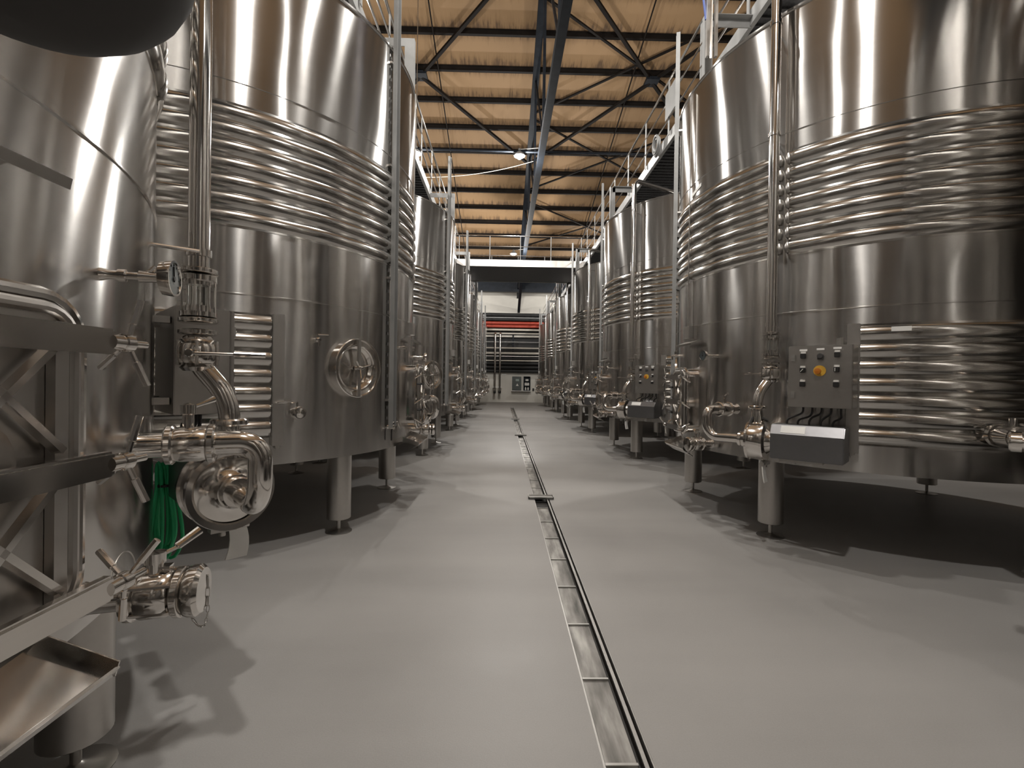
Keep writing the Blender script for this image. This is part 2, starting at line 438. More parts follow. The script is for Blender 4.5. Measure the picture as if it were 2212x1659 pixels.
def build_tank():
    t = empty('storage_tank'); b0 = (0, 0, 0)
    s = MB()
    prof = [(0.01, .80), (1.2, .765), (1.965, .745), (1.985, .72), (2.0, .722)]
    for z in (1.3, 2.024): prof.append((2.0, z))
    prof += [(2.006, 2.027), (2.006, 2.033), (2.0, 2.036), (2.0, 3.0), (2.0, 3.594), (2.006, 3.597), (2.006, 3.603), (2.0, 3.606), (2.0, 4.0), (2.0, 4.64), (2.012, 4.645), (2.014, 4.66), (2.0, 4.672), (1.96, 4.68), (1.2, 4.86), (.3, 5.02), (.01, 5.02)]
    s.arc(prof, 0, 2 * pi, 160); s.build('shell', STEEL, t)
    j = MB(); j.arc(rib_profile(2.0, 2.53, 3.43, 7, .026), R(36.6), R(34.2 + 360), 150); j.build('cooling_jacket', RIB, t)
    c = MB()
    for i in range(7):
        z = 2.53 + .9 / 7 * (i + .5)
        for a in (34.5, 36.4):
            p = pol(a, 2.012, z); c.rev(p + Vector((0, 0, -.045)), (0, 0, 1), [(0, .012), (.02, .02), (.045, .024), (.07, .02), (.09, .012)], 10)
    c.build('jacket_end_weld', SAT, t)
    j = MB(); j.arc(rib_profile(2.0, .945, 1.885, 7, .030), R(51.5), R(308.5), 120); j.build('lower_jacket', RIB, t)
    for a in (50.3, -50.2):
        c = MB(); p = pol(a, 2.018, 1.385); c.box(p, (.062, .085, 1.02), R(a)); c.cur = 0
        sgn = 1 if a < 0 else -1
        q = pol(a, 2.03, .865); c.box(q, (.03, .03, .03), R(a))
        c.build('jacket_end_strip', SAT, t, bevel=.004)
    for i in range(6):
        a = 30 + 60 * i; p = pol(a, 1.80, 0)
        l = MB(); l.rev(p, (0, 0, 1), [(.125, .0), (.125, .100), (.13, .106), (.14, .106), (.80, .106), (.80, .0)], 28)
        lo = l.build('leg', SAT, t)
        f = MB(); f.rev(p, (0, 0, 1), [(0, .115), (.006, .118), (.012, .1), (.022, .03), (.03, .017), (.14, .017)], 20)
        f.build('foot', SAT, lo)
    # rectangular manway
    nk = MB(); o = rrect(1.86, TC, TH, .88, 1.565, .09); k = len(o)
    vs = o + [(2.11, p[1], p[2]) for p in o] + [(2.11, TC + (p[1] - TC) * .9, 1.23 + (p[2] - 1.23) * .93) for p in o]
    fs = []
    for i in range(k):
        i2 = (i + 1) % k
        fs += [(i, i2, k + i2, k + i), (k + i, k + i2, 2 * k + i2, 2 * k + i)]
    nk.add(vs, fs); nk.tube(rrect(2.108, TC, TH, .88, 1.565, .09), .016, 10, closed=True)
    neck = nk.build('manway_neck', POL, t)
    d = MB(); o = rrect(2.112, TC, TH - .028, .905, 1.54, .07); d.prism(o, (.012, 0, 0)); d.tube(rrect(2.126, TC, TH - .03, .907, 1.538, .07), .013, 10, closed=True)
    for sy in (-1, 1):
        d.box((2.135, TC + sy * .125, 1.22), (.02, .03, .58))
    d.rev((2.124, TC - .05, 1.23), (1, 0, 0), [(0, .10), (.01, .095), (.018, .06), (.02, 0)], 20)
    door = d.build('manway_door', SAT, t)
    for za, zb in ((.955, 1.195), (1.245, 1.475)):
        x = MB()
        x.bar((2.15, TC - .115, za), (2.15, TC + .115, zb), .014, .022, (1, 0, 0)); x.bar((2.15, TC - .115, zb), (2.15, TC + .115, za), .014, .022, (1, 0, 0))
        x.build('cross_brace', POL, door)
    for z in (1.36, 1.08):
        h = MB(); h.tube(fil([(2.10, TC - .195, z), (2.17, TC - .195, z), (2.17, TC - .08, z)], .02), .011, 8)
        h.build('hinge_arm', BLK, door)
    for z in (1.475, 1.205, .93):
        c = MB(); c.box((2.185, TC - .012, z), (.028, .42, .056))
        cb = c.build('clamp_bar', POL, door, bevel=.006)
        for sy in (1, -1):
            yy = TC + sy * .185; n_ = MB()
            n_.rev((2.19, yy, z), (0, sy, 0), [(0, .018), (.03, .018), (.032, .021), (.055, .021), (.057, .009), (.105, .009)], 14)
            for a in ((75, 200, 300) if z > 1.0 else (40, 160, 250)):
                dv = Vector((math.cos(R(a)) * .55, sy * .18, math.sin(R(a)))).normalized()
                q0 = Vector((2.19, yy + sy * .05, z)); n_.tube([q0, q0 + dv * .045, q0 + dv * .047, q0 + dv * .105], [.0055, .0055, .008, .008], 8)
            n_.build('wing_nut', POL, door)
    # hood and name plate above the manway
    h = MB(); h.prism([(1.985, TC - .19, 1.872), (2.085, TC - .21, 1.835), (2.085, TC + .21, 1.835), (1.975, TC + .19, 1.872)], (0, 0, .004))
    h.prism([(2.083, TC - .21, 1.838), (2.083, TC + .21, 1.838), (2.078, TC + .21, 1.815), (2.078, TC - .21, 1.815)], (.003, 0, 0))
    h.build('rain_hood', SAT, t, smooth=0)
    h = MB(); h.box((2.02, TC - .02, 1.97), (.05, .14, .13)); h.cyl((2.03, TC - .02, 2.03), (2.03, TC - .02, 4.6), .007, 6); h.build('sensor_box', SAT, t, bevel=.003)
    # drip tray
    d = MB(); v0, v1 = TC - .30, TC + .25
    top = [(1.93, .79), (2.15, .715), (2.165, .725), (2.17, .72), (2.155, .70), (2.06, .64), (2.055, .645), (2.14, .703), (1.93, .775)]
    d.prism([(a, v0, z) for a, z in top], (0, v1 - v0, 0))
    for v in (v0, v1 - .004): d.prism([(1.93, v, .76), (2.16, v, .70), (2.17, v, .735), (1.93, v, .82)], (0, .004, 0))
    d.build('drip_tray', POL, t, smooth=0)
    # round hatch
    A = -30.7; P = pol(A, 1.985, 1.5); D = dirv(A); T = tanv(A)
    h = MB(); h.rev(P, D, [(0, .262), (.075, .262), (.082, .256), (.082, .250), (.055, .245), (.045, .20), (.03, .195), (.012, .17), (.022, .10), (.03, 0)], 56)
    ho = h.build('round_hatch', POL, t)
    h = MB(); h.bar(P + D * .075 + Vector((0, 0, -.25)), P + D * .075 + Vector((0, 0, .25)), .034, .02, D); h.build('hatch_bar', SAT, ho, bevel=.003)
    h = MB(); c0 = P + D * .09; h.rev(c0 - D * .05, D, [(0, .02), (.06, .02), (.062, .014), (.10, .012)], 12)
    for a in (20, 140, 260):
        dv = (T * math.cos(R(a)) + Vector((0, 0, 1)) * math.sin(R(a)) + D * .35).normalized(); h.tube([c0, c0 + dv * .10], [.008, .008], 8)
    h.build('hatch_handle', POL, ho)
    h = MB(); h.tube([P + D * .05 + T * .2 * math.cos(a) + Vector((0, 0, .2 * math.sin(a))) for a in [2 * pi * i / 40 for i in range(40)]], .012, 8, closed=True); h.build('hatch_gasket', POL, ho)
    # sampling taps
    for a, z, s_ in ((-41.8, 1.718, 1.0), (-16.5, .935, 1.1), (-10, 1.735, .8)):
        q = MB(); P = pol(a, 1.99, z); D = dirv(a); T = tanv(a)
        q.rev(P, D, [(0, .024 * s_), (.006, .02 * s_), (.03, .014 * s_), (.05, .022 * s_), (.075, .022 * s_), (.08, .012 * s_), (.10, .012 * s_)], 14)
        q.cyl(P + D * .06, P + D * .06 + Vector((0, 0, .045)), .007, 8)
        q.cyl(P + D * .09, P + D * .09 - Vector((0, 0, .05)), .009, 8)
        o = q.build('sampling_tap', POL, t)
        q = MB(); q.tube([P + D * .06 + Vector((0, 0, .045)), P + D * .065 + T * .09 + Vector((0, 0, .048))], [.007, .006], 8); q.build('tap_lever', POL, o)
    # capped stub
    P = pol(-46.5, 1.99, 1.13); D = dirv(-46.5); T = tanv(-46.5)
    q = MB(); q.rev(P, D, [(0, .045), (.01, .03), (.05, .03), (.052, .042), (.075, .042), (.08, .034), (.10, .034), (.102, .052), (.14, .052), (.148, .046), (.150, .008), (.155, 0)], 24)
    q.cyl(P + D * .085, P + D * .085 + Vector((0, 0, .085)), .008, 8)
    o = q.build('capped_outlet', POL, t)
    q = MB(); q.tube([P + D * .085 + Vector((0, 0, .083)), P + D * .1 - T * .15 + Vector((0, 0, .083))], .007, 8); q.build('outlet_lever', POL, o)
    # big nozzle past the jacket
    P = pol(74, 2.0, 1.07); D = dirv(74)
    q = MB(); q.rev(P, D, [(0, .05), (.06, .05), (.062, .082), (.10, .082), (.102, .06), (.13, .06), (.132, .078), (.26, .078), (.262, .06), (.28, .06), (.282, .084), (.33, .084), (.332, .05), (.40, .05)], 28)
    q.cyl(P + D * .2, P + D * .2 + Vector((0, 0, .13)), .022, 12)
    q.build('side_nozzle', POL, t)
    # product nozzle (radial) that feeds the pump and the low outlet
    for a, z, r_ in ((23, 1.17, .042), (14, .80, .038)):
        q = MB(); q.rev(pol(a, 1.97, z), dirv(a), [(0, r_ + .03), (.03, r_ + .008), (.05, r_), (.13, r_)], 24); q.build('outlet_neck', POL, t)
    return t

def clampring(mb, p, d, s, r, w_=.034, n=28):
    """ring fitting at distance s along d"""
    mb.rev(Vector(p) + Vector(d) * s, d, [(0, r * .72), (.002, r), (w_ * .25, r + .006), (w_ * .75, r + .006), (w_ - .002, r), (w_, r * .72)], n)

PD = Vector((-.722, .692, 0)); PC = Vector((1.93, 1.20, .93)); PN = Vector((.692, .722, 0)); Z = Vector((0, 0, 1))
DISCH = Vector((1.887, 1.245, 0)); SP = Vector((1.765, 1.223, 0))
def build_fittings():
    # ---- pump
    base = PC - Vector((0, 0, .25)); g = proto('transfer_pump', base, 'steel transfer pump with looped pipe and boxy motor cover', 'pump', 'pumps beside the tanks')
    v = MB(); v.rev(PC, PD, [(-.075, .05), (-.05, .052), (-.048, .07), (-.02, .075), (-.018, .058), (.0, .078), (.014, .105), (.018, .135), (.004, .146), (.002, .168), (.02, .172), (.03, .166), (.12, .160), (.125, .172), (.14, .172), (.145, .11), (.18, .09), (.21, .09), (.21, 0)], 48)
    vo = v.build('volute', POL, g, base)
    v = MB(); v.rev(PC + PD * .132 - Z * .172, (0, 0, -1), [(0, .02), (.03, .02), (.032, .014), (.05, .014)], 12)
    v.box(PC + PD * .132 - Z * .185, (.05, .10, .03), math.atan2(PD.y, PD.x)); v.cyl(PC + PD * .132 - Z * .185 - PN * .05, PC + PD * .132 - Z * .185 + PN * .09, .008, 8); v.rev(PC + PD * .132 - Z * .185 + PN * .08, PN, [(0, .018), (.025, .018)], 12)
    v.build('volute_clamp', SAT, g, base)
    # looped suction pipe
    e = dirv(23); N0 = pol(23, 2.235, 1.17); N1 = pol(23, 2.37, 1.17); N2 = pol(23, 2.37, .925)
    path = fil([N0, N1, N2 , PC - PD * .07], .115, 10)
    s = MB(); s.tube(path, .041, 24); s.build('suction_pipe', POL, g, base)
    q = MB(); d2 = (PC - PD * .07 - N2).normalized(); clampring(q, PC, PD, -.085, .06); q.build('pipe_clamp', POL, g, base)
    # motor cover
    c = MB(); a0, a1 = .20, .70; w1, w2 = -.10, .15
    sec = [(w1, .81), (w2, .81), (w2, 1.01), (w2 - .045, 1.085), (w1 + .03, 1.085), (w1, 1.045)]
    c.prism([PC + PD * a0 + PN * w_ + Z * (z - PC.z) for w_, z in sec], PD * (a1 - a0))
    c.build('motor_cover', DSAT, g, base, smooth=0, bevel=.006)
    c = MB(); P = PC + PD * .33 + PN * .125 + Z * (1.005 - PC.z)
    Mx = Matrix((PD, (PN * .045 - Z * .075).normalized(), (PN * .075 + Z * .045).normalized())).transposed()
    c.box(PC + PD * .36 + PN * .1285 + Z * (1.0485 - PC.z), (.17, .062, .002), 0, Mx); c.build('paper_label', PAPER, g, base, 0)
    c = MB(); c.prism([PC + PD * a + PN * w_ + Z * (.79 - PC.z) for a, w_ in ((.26, .13), (.56, .13), (.56, -.08), (.26, -.08))], Z * .02); c.build('base_plate', SAT, g, base, 0)
    m_ = MB(); m_.cyl(PC + PD * .2 + Z * .01, PC + PD * .66 + Z * .01, .085, 24); m_.build('motor', DGREY, g, base)
    c = MB(); c.tube(fil([PC + PD * .15 + Z * .17, PC + PD * .05 + PN * .03 + Z * .22, PC + PD * .02 + PN * .08 + Z * .12], .04), .012, 8); c.build('drain_hose', BLK, g, base)
    c = MB(); p = PC + PD * .132 + PN * .06 - Z * .19
    vs = []; 
    for i in range(6):
        t = i / 5; wv = .035 * (1 + .25 * t); ox = .012 * math.sin(t * 3)
        for sgn, th in ((-1, -.004), (1, -.004), (1, .004), (-1, .004)):
            vs.append(p + PN * (sgn * wv + ox) + PD * (th + .02 * t) - Z * (.15 * t))
    fs = []
    for i in range(5):
        for k in range(4): fs.append((i * 4 + k, i * 4 + (k + 1) % 4, (i + 1) * 4 + (k + 1) % 4, (i + 1) * 4 + k))
    fs += [(0, 1, 2, 3), (23, 22, 21, 20)]
    c.add(vs, fs); c.build('paper_tag', PAPER, g, base)
    # ---- inlet valve between the tank neck and the suction loop
    base = pol(23, 2.08, 1.17); g = proto('inlet_valve', base, 'short steel valve between tank wall and pump loop', 'valve', 'valves feeding the pumps')
    b = pol(23, 2.0, 1.17); v = MB(); clampring(v, b, e, .085, .062, .03); clampring(v, b, e, .205, .062, .03)
    v.rev(b, e, [(.11, .045), (.113, .056), (.13, .06), (.19, .06), (.205, .056), (.207, .042), (.25, .042)], 28); v.build('valve_body', POL, g, base)
    v = MB(); c0 = b + e * .15; v.rev(c0, Z, [(.04, .018), (.10, .018), (.105, .024), (.135, .024), (.14, .01), (.142, 0)], 16); v.build('valve_stem', POL, g, base)
    v = MB(); T = tanv(23); v.tube([c0 + Z * .122, c0 + Z * .135 + T * .04 + e * .03, c0 + Z * .15 + T * .09 + e * .06], [.007, .007, .012], 10); v.build('valve_lever', POL, g, base)
    # ---- stand pipe
    base = SP + Z * 1.22; g = proto('stand_pipe', base, 'tall polished vertical pipe with sight glass and lever', 'pipe', 'vertical pipes beside the tanks')
    p = MB(); p.tube(fil([DISCH + Z * 1.09, DISCH + Z * 1.31, SP + Z * 1.46, SP + Z * 1.56], .09, 8), .041, 24)
    p.rev(DISCH, Z, [(1.06, .055), (1.14, .05), (1.18, .043)], 24); p.build('bend', POL, g, base)
    p = MB(); clampring(p, DISCH, Z, 1.195, .066, .032); p.build('clamp_ring', POL, g, base)
    for z in (1.575, 1.625, 1.83):
        p = MB(); clampring(p, SP, Z, z, .066, .026); p.build('clamp_ring', POL, g, base)
    p = MB(); p.rev(SP, Z, [(1.425, .052), (1.44, .066), (1.455, .05), (1.458, .072), (1.475, .078), (1.52, .078), (1.538, .072), (1.54, .05), (1.556, .066), (1.572, .05)], 28)
    for a in range(0, 360, 60): p.cyl(SP + dirv(a) * .078 + Z * 1.45, SP + dirv(a) * .078 + Z * 1.55, .007, 6)
    p.build('valve_body', POL, g, base)
    L = dirv(30); p = MB(); c0 = SP + L * .07 + Z * 1.497
    c0 = SP + Vector((.25, -.9, 0)).normalized() * .09 + Z * 1.497
    p.rev(SP + Z * 1.497, Vector((.25, -.9, 0)), [(.06, .018), (.105, .018), (.11, .014)], 14)
    p.tube([c0, c0 + L * .15, c0 + L * .152, c0 + L * .27], [.007, .007, .012, .012], 10); p.build('valve_lever', POL, g, base)
    p = MB(); p.rev(SP, Z, [(1.65, .05), (1.652, .068), (1.672, .068), (1.674, .045), (1.70, .045)], 28); p.rev(SP, Z, [(1.785, .045), (1.80, .046), (1.802, .068), (1.822, .068), (1.824, .05)], 28)
    for a in range(0, 360, 90): p.cyl(SP + dirv(a + 20) * .060 + Z * 1.66, SP + dirv(a + 20) * .060 + Z * 1.815, .005, 6)
    p.build('sight_glass_frame', POL, g, base)
    p = MB(); p.tube([SP + Z * 1.695, SP + Z * 1.79], .043, 24); p.build('sight_glass', GLASS, g, base)
    p = MB(); p.tube(fil([SP + Z * 1.85, SP + Z * 5.04, Vector((.9, .75, 5.04))], .1), .040, 24); p.build('riser', POL, g, base)
    for z in (1.92, 3.55, 4.5):
        p = MB(); q = SP.normalized(); tt = tanv(34.7)
        p.cyl(q * 1.99 - tt * .05 + Z * z, SP - tt * .045 + Z * z, .008, 8); p.rev(SP, Z, [(z - .015, .041), (z - .015, .048), (z + .015, .048), (z + .015, .041)], 20)
        p.build('support_rod', POL, g, base)
    # ---- control cabinet
    F0 = Vector((1.772, 1.485, 0)); F1 = Vector((1.47, 1.787, 0)); e1 = (F1 - F0).normalized(); nn = Vector((.7071, .7071, 0)); z0, z1 = 1.23, 1.716; W = (F1 - F0).length; Hh = z1 - z0
    base = (F0 + F1) / 2 + Z * z0; g = proto('control_cabinet', base, 'grey steel control cabinet with round yellow stop plate', 'control box', 'control cabinets beside the tanks')
    ang = math.atan2(e1.y, e1.x)
    c = MB(); ctr = (F0 + F1) / 2 - nn * .13 + Z * (z0 + z1) / 2; c.box(ctr, (W, .22, Hh), ang); c.build('cabinet_body', SAT, g, base, bevel=.004)
    c = MB(); c.box((F0 + F1) / 2 - nn * .0095 + Z * (z0 + z1) / 2, (W - .004, .017, Hh - .004), ang); c.build('cabinet_door', SAT, g, base, bevel=.004)
    for z in (z0 + .06, z1 - .06):
        for f in (.08, W - .08):
            c = MB(); c.bar(F0 + e1 * f - nn * .24 + Z * z, (F0 + e1 * f).normalized() * 1.99 + Z * z, .05, .03); c.build('mounting_bracket', SAT, g, base, 0)
    c = MB(); c.bar(F0 + e1 * W * .75 - nn * .15 + Z * (z1 - .02), F0 + e1 * W * .75 - nn * .15 + Z * (z1 + .06), .05, .02)
    c.build('mounting_bracket', SAT, g, base, 0)
    def at(fx, fy, off=.0): return F0 + e1 * (W * fx) + nn * off + Z * (z0 + Hh * fy)
    for fx, fy in ((.25, .925), (.52, .935), (.775, .945)):
        c = MB(); c.box(at(fx, fy, .001), (.052, .003, .015), ang); c.build('switch_label', PAPER, g, base, 0)
    for k_, (fx, fy) in enumerate(((.25, .83), (.775, .84), (.245, .60), (.77, .61), (.245, .375), (.765, .375))):
        c = MB(); c.box(at(fx, fy, .012), (.036, .024, .038), ang); c.build('switch', BLK, g, base, 0, bevel=.003)
        c = MB(); c.box(at(fx, fy + .055, .004), (.034, .006, .016), ang)
        if k_ in (2, 3): c.bar(at(fx, fy, .026) + (e1 * -.012 - Z * .012 if k_ == 2 else -Z * .014 - e1 * .008), at(fx, fy, .026) + (e1 * .006 + Z * .01 if k_ == 2 else Z * .012 - e1 * .008), .004, .008, nn)
        c.build('switch_cap', WHITE, g, base, 0)
    c = MB(); c.rev(at(.52, .825), nn, [(0, .021), (.02, .021), (.022, .017), (.028, .017)], 20); c.box(at(.52, .80, .01), (.036, .02, .03), ang); c.build('indicator_lamp', DGREY, g, base)
    c = MB(); c.rev(at(.51, .59), nn, [(0, .042), (.003, .042)], 32); so = c.build('stop_plate', YEL, g, base)
    c = MB(); c.rev(at(.49, .585, .002), nn, [(0, .014), (.02, .015), (.022, .024), (.034, .022), (.036, 0)], 24); c.build('stop_button', ORG, so, (0, 0, 0))
    for o_ in (c,): pass
    for fy in (.80, .20):
        c = MB(); c.box(at(.09, fy, .006), (.026, .012, .05), ang); c.rev(at(.09, fy, .012), nn, [(0, .009), (.004, .009)], 12); c.build('door_latch', GALV, g, base, bevel=.002)
    for i in range(5):
        c = MB(); f = .2 + .15 * i; p0 = at(f, 0, -.12); p1 = PC + PD * (.28 + .08 * i) + PN * -.03 + Z * .14
        mid = (p0 + p1) / 2 - nn * .02 + e1 * (.03 * math.sin(i * 2)); c.tube(fil([p0, p0 - Z * .05, mid, p1 + Z * .05, p1], .04), .008, 8)
        c.build('cable', BLK, g, base)
    # ---- dial thermometer
    A = 16; base = pol(A, 2.0, 1.685); D = dirv(A); T = tanv(A); g = proto('dial_thermometer', base, 'small round dial thermometer on a short steel stem', 'gauge', 'dial thermometers beside the manways')
    P = base; c = MB(); c.rev(P, D, [(-.005, .02), (.02, .013), (.04, .013), (.042, .018), (.06, .018), (.062, .011), (.09, .011), (.092, .017), (.12, .015), (.14, .015)], 12)
    c.tube([P + D * .10, P + D * .13 + Z * .03], .008, 8); c.build('stem', POL, g, base)
    c = MB(); Q = P + D * .145; c.rev(Q, D, [(0, .03), (.004, .048), (.028, .052), (.034, .052), (.034, .047), (.030, .046)], 32); co = c.build('dial_case', POL, g, base)
    c = MB(); c.rev(Q, D, [(.027, .046), (.030, .046)], 32); c.build('dial_face', DIAL, co)
    c = MB(); c.bar(Q + D * .0315 - Z * .010, Q + D * .0315 + Z * .034 - T * .004, .002, .004, D); c.rev(Q + D * .030 , D, [(0, .007), (.004, .007)], 12)
    for a in range(-120, 121, 30): c.bar(Q + D * .031 + (T * math.sin(R(a)) + Z * math.cos(R(a))) * .036, Q + D * .031 + (T * math.sin(R(a)) + Z * math.cos(R(a))) * .043, .0015, .002, D)
    c.build('dial_needle', BLK, co)
    # ---- low drain valve with cap and chain
    A = 14; b = pol(A, 2.0, .80); e = dirv(A); T = tanv(A); base = pol(A, 2.1, .80)
    g = proto('drain_valve', base, 'capped steel drain valve with chain below the manway', 'valve', 'drain valves below the manways')
    v = MB(); clampring(v, b, e, .10, .062, .03); clampring(v, b, e, .215, .062, .028)
    v.rev(b, e, [(.12, .045), (.13, .058), (.14, .064), (.20, .064), (.21, .058), (.215, .045)], 28)
    for a in range(0, 360, 72): 
        o_ = T * math.cos(R(a)) * .062 + Z * math.sin(R(a)) * .062; v.cyl(b + e * .125 + o_, b + e * .22 + o_, .006, 6)
    v.build('valve_body', POL, g, base)
    v = MB(); v.rev(b, e, [(.243, .05), (.246, .066), (.255, .07), (.275, .07), (.285, .06), (.288, .0)], 28); v.build('valve_cap', POL, g, base)
    v = MB(); c0 = b + e * .165; v.rev(c0, Z, [(.055, .02), (.085, .02), (.087, .026), (.115, .026), (.118, 0)], 16); v.bar(c0 + e * -.03 + Z * .075, c0 + e * .04 + Z * .075, .03, .006)
    v.tube([c0 + Z * .10, c0 + Z * .115 + e * .04 + T * .03, c0 + Z * .118 + e * .042 + T * .032, c0 + Z * .15 + e * .085 + T * .07], [.006, .006, .011, .013], 10); v.build('valve_lever', POL, g, base)
    v = MB(); p0 = b + e * .288 + T * .02 + Z * .03; p1 = b + e * .23 - Z * .055 + T * .03
    last = None
    for i in range(15):
        t = i / 14; p = p0.lerp(p1, t) - Z * (.10 * 4 * t * (1 - t)) + e * (.02 * math.sin(pi * t))
        if last is not None:
            md = (p + last) / 2; dd = (p - last); sd = T if i % 2 else e
            v.tube([md + dd * .62 * math.cos(q) + sd * .004 * math.sin(q) for q in [2 * pi * k / 8 for k in range(8)]], .0013, 5, closed=True)
        last = p
    v.build('safety_chain', SAT, g, base)
    v = MB(); ct = pol(A, 2.09, .83); v.tube([ct + T * (.07 * math.cos(q)) + Z * (.09 * math.sin(q)) for q in [pi * k / 20 for k in range(21)]], .002, 6, caps=True); v.build('wire_loop', SAT, g, base)
    # ---- perforated cable tray
    A = -16.3; base = pol(A, 2.04, .93); e = dirv(A); T = tanv(A)
    g = proto('cable_tray', base, 'thin vertical perforated steel cable tray', 'cable tray', 'vertical cable trays on the tanks')
    v = MB(); zt = 5.72
    for s in (-1, 1):
        v.bar(pol(A, 2.045, .93) + T * .032 * s, pol(A, 2.045, zt) + T * .032 * s, .004, .045, e)
    z = .93
    while z < zt:
        z2 = min(zt, z + .075); v.bar(pol(A, 2.026, z), pol(A, 2.026, z2), .064, .003, e); z += .105
    v.build('tray_channel', ALU, g, base, 0)
    v = MB(); v.tube([pol(A, 2.036, .80), pol(A, 2.036, 2.9)], .007, 6); v.tube([pol(A, 2.036, 2.9) + T * .012, pol(A, 2.036, zt) + T * .012], .006, 6); v.build('cable', BLK, g, base)
    for z in (1.2, 2.4, 3.5, 4.5):
        v = MB(); v.box(pol(A, 2.01, z), (.03, .12, .02), R(A)); v.build('tray_bracket', SAT, g, base, 0)
    # ---- walkway support bracket on the tank top
    base = Vector((1.93, .2, 4.66)); g = proto('walkway_support', base, 'folded grey walkway bracket on top of the tank', 'bracket', 'walkway brackets on the tank tops')
    v = MB(); v.box((1.925, .2, 4.99), (.11, .012, .66)); v.box((1.978, .2 + .03, 4.99), (.006, .07, .66)); v.box((1.69, .2, 5.275), (.47, .012, .09)); v.box((1.69, .235, 5.322), (.47, .07, .006)); v.build('bracket_plate', ALU, g, base, 0)

tank = build_tank()
build_fittings()
# loose child-of-part meshes were built in tank axes; give the sub-parts of shifted things the same shift
for root, base, *_ in PROTO:
    for ch in [o for o in bpy.data.objects if o.parent == root]:
        for g2 in [o for o in bpy.data.objects if o.parent == ch]:
            g2.location = -base
index_kids()

ORD = {0: 'nearest', 1: 'second', 2: 'third', 3: 'fourth', 4: 'fifth', 5: 'sixth', 6: 'seventh'}
ROWN = {'L': 'left', 'R': 'right'}
first = {'tank': True}
used = set()
def place(o, base, side, k):
    c, rz = tank_mat(side, k); M = Matrix.Rotation(rz, 3, 'Z')
    o.location = c + M @ base; o.rotation_euler = (0, 0, rz)
ALLT = [('L', k) for k in range(0, 7)] + [('R', k) for k in range(1, 7)] + [('L', -1), ('R', 0), ('R', -1)]
for side, k in ALLT:
    t = tank if (side, k) == ('L', 0) else copy_tree(tank)
    place(t, Vector((0, 0, 0)), side, k)
    row = ROWN[side]; vis = k >= (0 if side == 'L' else 1)
    n = k if side == 'L' else k - 1
    if vis:
        where = {('L', 0): 'nearest large steel tank, cut by the left edge of the picture', ('L', 6): 'farthest tall steel tank of the left row, by the back wall',
                 ('R', 1): 'nearest large steel tank of the right row, ribbed and wide, reaching the right edge', ('R', 6): 'farthest tall steel tank of the right row, by the back wall'}
        lb = where.get((side, k), f'{ORD[n]} tall ribbed steel tank from the camera in the {row} row')
    else:
        lb = {('L', -1): 'steel tank behind the camera in the left row', ('R', 0): 'steel tank beside the camera on the right', ('R', -1): 'steel tank behind the camera in the right row'}[(side, k)]
    tag(t, lb, 'tank', 'steel tanks in two rows')
    if not vis: continue
    for root, base, phrase, cat, grp in PROTO:
        c = root if (side, k) == ('L', 0) else copy_tree(root)
        place(c, base, side, k)
        tag(c, f'{phrase}, {ORD[n]} in the {row} row', cat, grp)

# ---------------------------------------------------------------- walkways
def walkway(side, label):
    c = CXL if side == 'L' else CXR; sg = 1 if side == 'L' else -1
    X = lambda u: c + sg * u
    y0, y1 = -4.0, 31.2; base = (X(1.0), y0, 5.3)
    g = empty('walkway', base); tag(g, label, 'walkway')
    d = MB(); d.box((X(1.0), (y0 + y1) / 2, 5.335), (.86, y1 - y0, .03))
    y = y0
    while y < y1: d.box((X(1.0), y, 5.31), (.86, .02, .03)); y += .12
    d.build('deck', MESHM, g, base, 0)
    for u in (1.45, .55):
        d = MB(); d.box((X(u), (y0 + y1) / 2, 5.33), (.05, y1 - y0, .17)); d.build('edge_beam', ALU, g, base, 0)
    gap = (15.6, 18.15)
    for z in (6.20, 5.90, 5.60):
        r_ = MB()
        for a, b in ((y0, gap[0]), (gap[1], y1)): r_.tube([(X(1.50), a, z), (X(1.50), b, z)], .021 if z > 6 else .014, 10)
        r_.build('hand_rail' if z > 6 else 'knee_rail', POL, g, base)
    y = y0 + .5
    while y < y1:
        if not gap[0] < y < gap[1]:
            p = MB(); p.box((X(1.50), y, 5.78), (.012, .05, .88)); p.build('post', ALU, g, base, 0)
        y += 1.22
    return g
wl = walkway('L', 'long steel walkway with railing above the left row of tanks')
wr = walkway('R', 'long steel walkway with railing above the right row of tanks')
# footbridge
ya, yb = 15.65, 18.1; xa, xb = CXL + 1.44, CXR - 1.44; base = (xa, ya, 5.25)
g = empty('footbridge', base); tag(g, 'steel footbridge with railings crossing high above the far aisle', 'bridge')
for y in (ya, yb):
    d = MB(); d.box(((xa + xb) / 2, y, 5.30), (xb - xa, .03, .22)); d.build('side_beam', SAT, g, base, 0)
    for z in (6.20, 5.85, 5.55):
        r_ = MB(); r_.tube([(xa, y, z), (xb, y, z)], .02 if z > 6 else .015, 10); r_.build('hand_rail' if z > 6 else 'knee_rail', POL, g, base)
    for i in range(5):
        x = xa + .1 + (xb - xa - .2) * i / 4
        p = MB(); p.tube([(x, y, 5.2), (x, y, 6.2)], .014, 8); p.build('post', ALU, g, base)
d = MB(); d.box(((xa + xb) / 2, (ya + yb) / 2, 5.23), (xb - xa, yb - ya, .03)); d.build('deck', MESHM, g, base, 0)

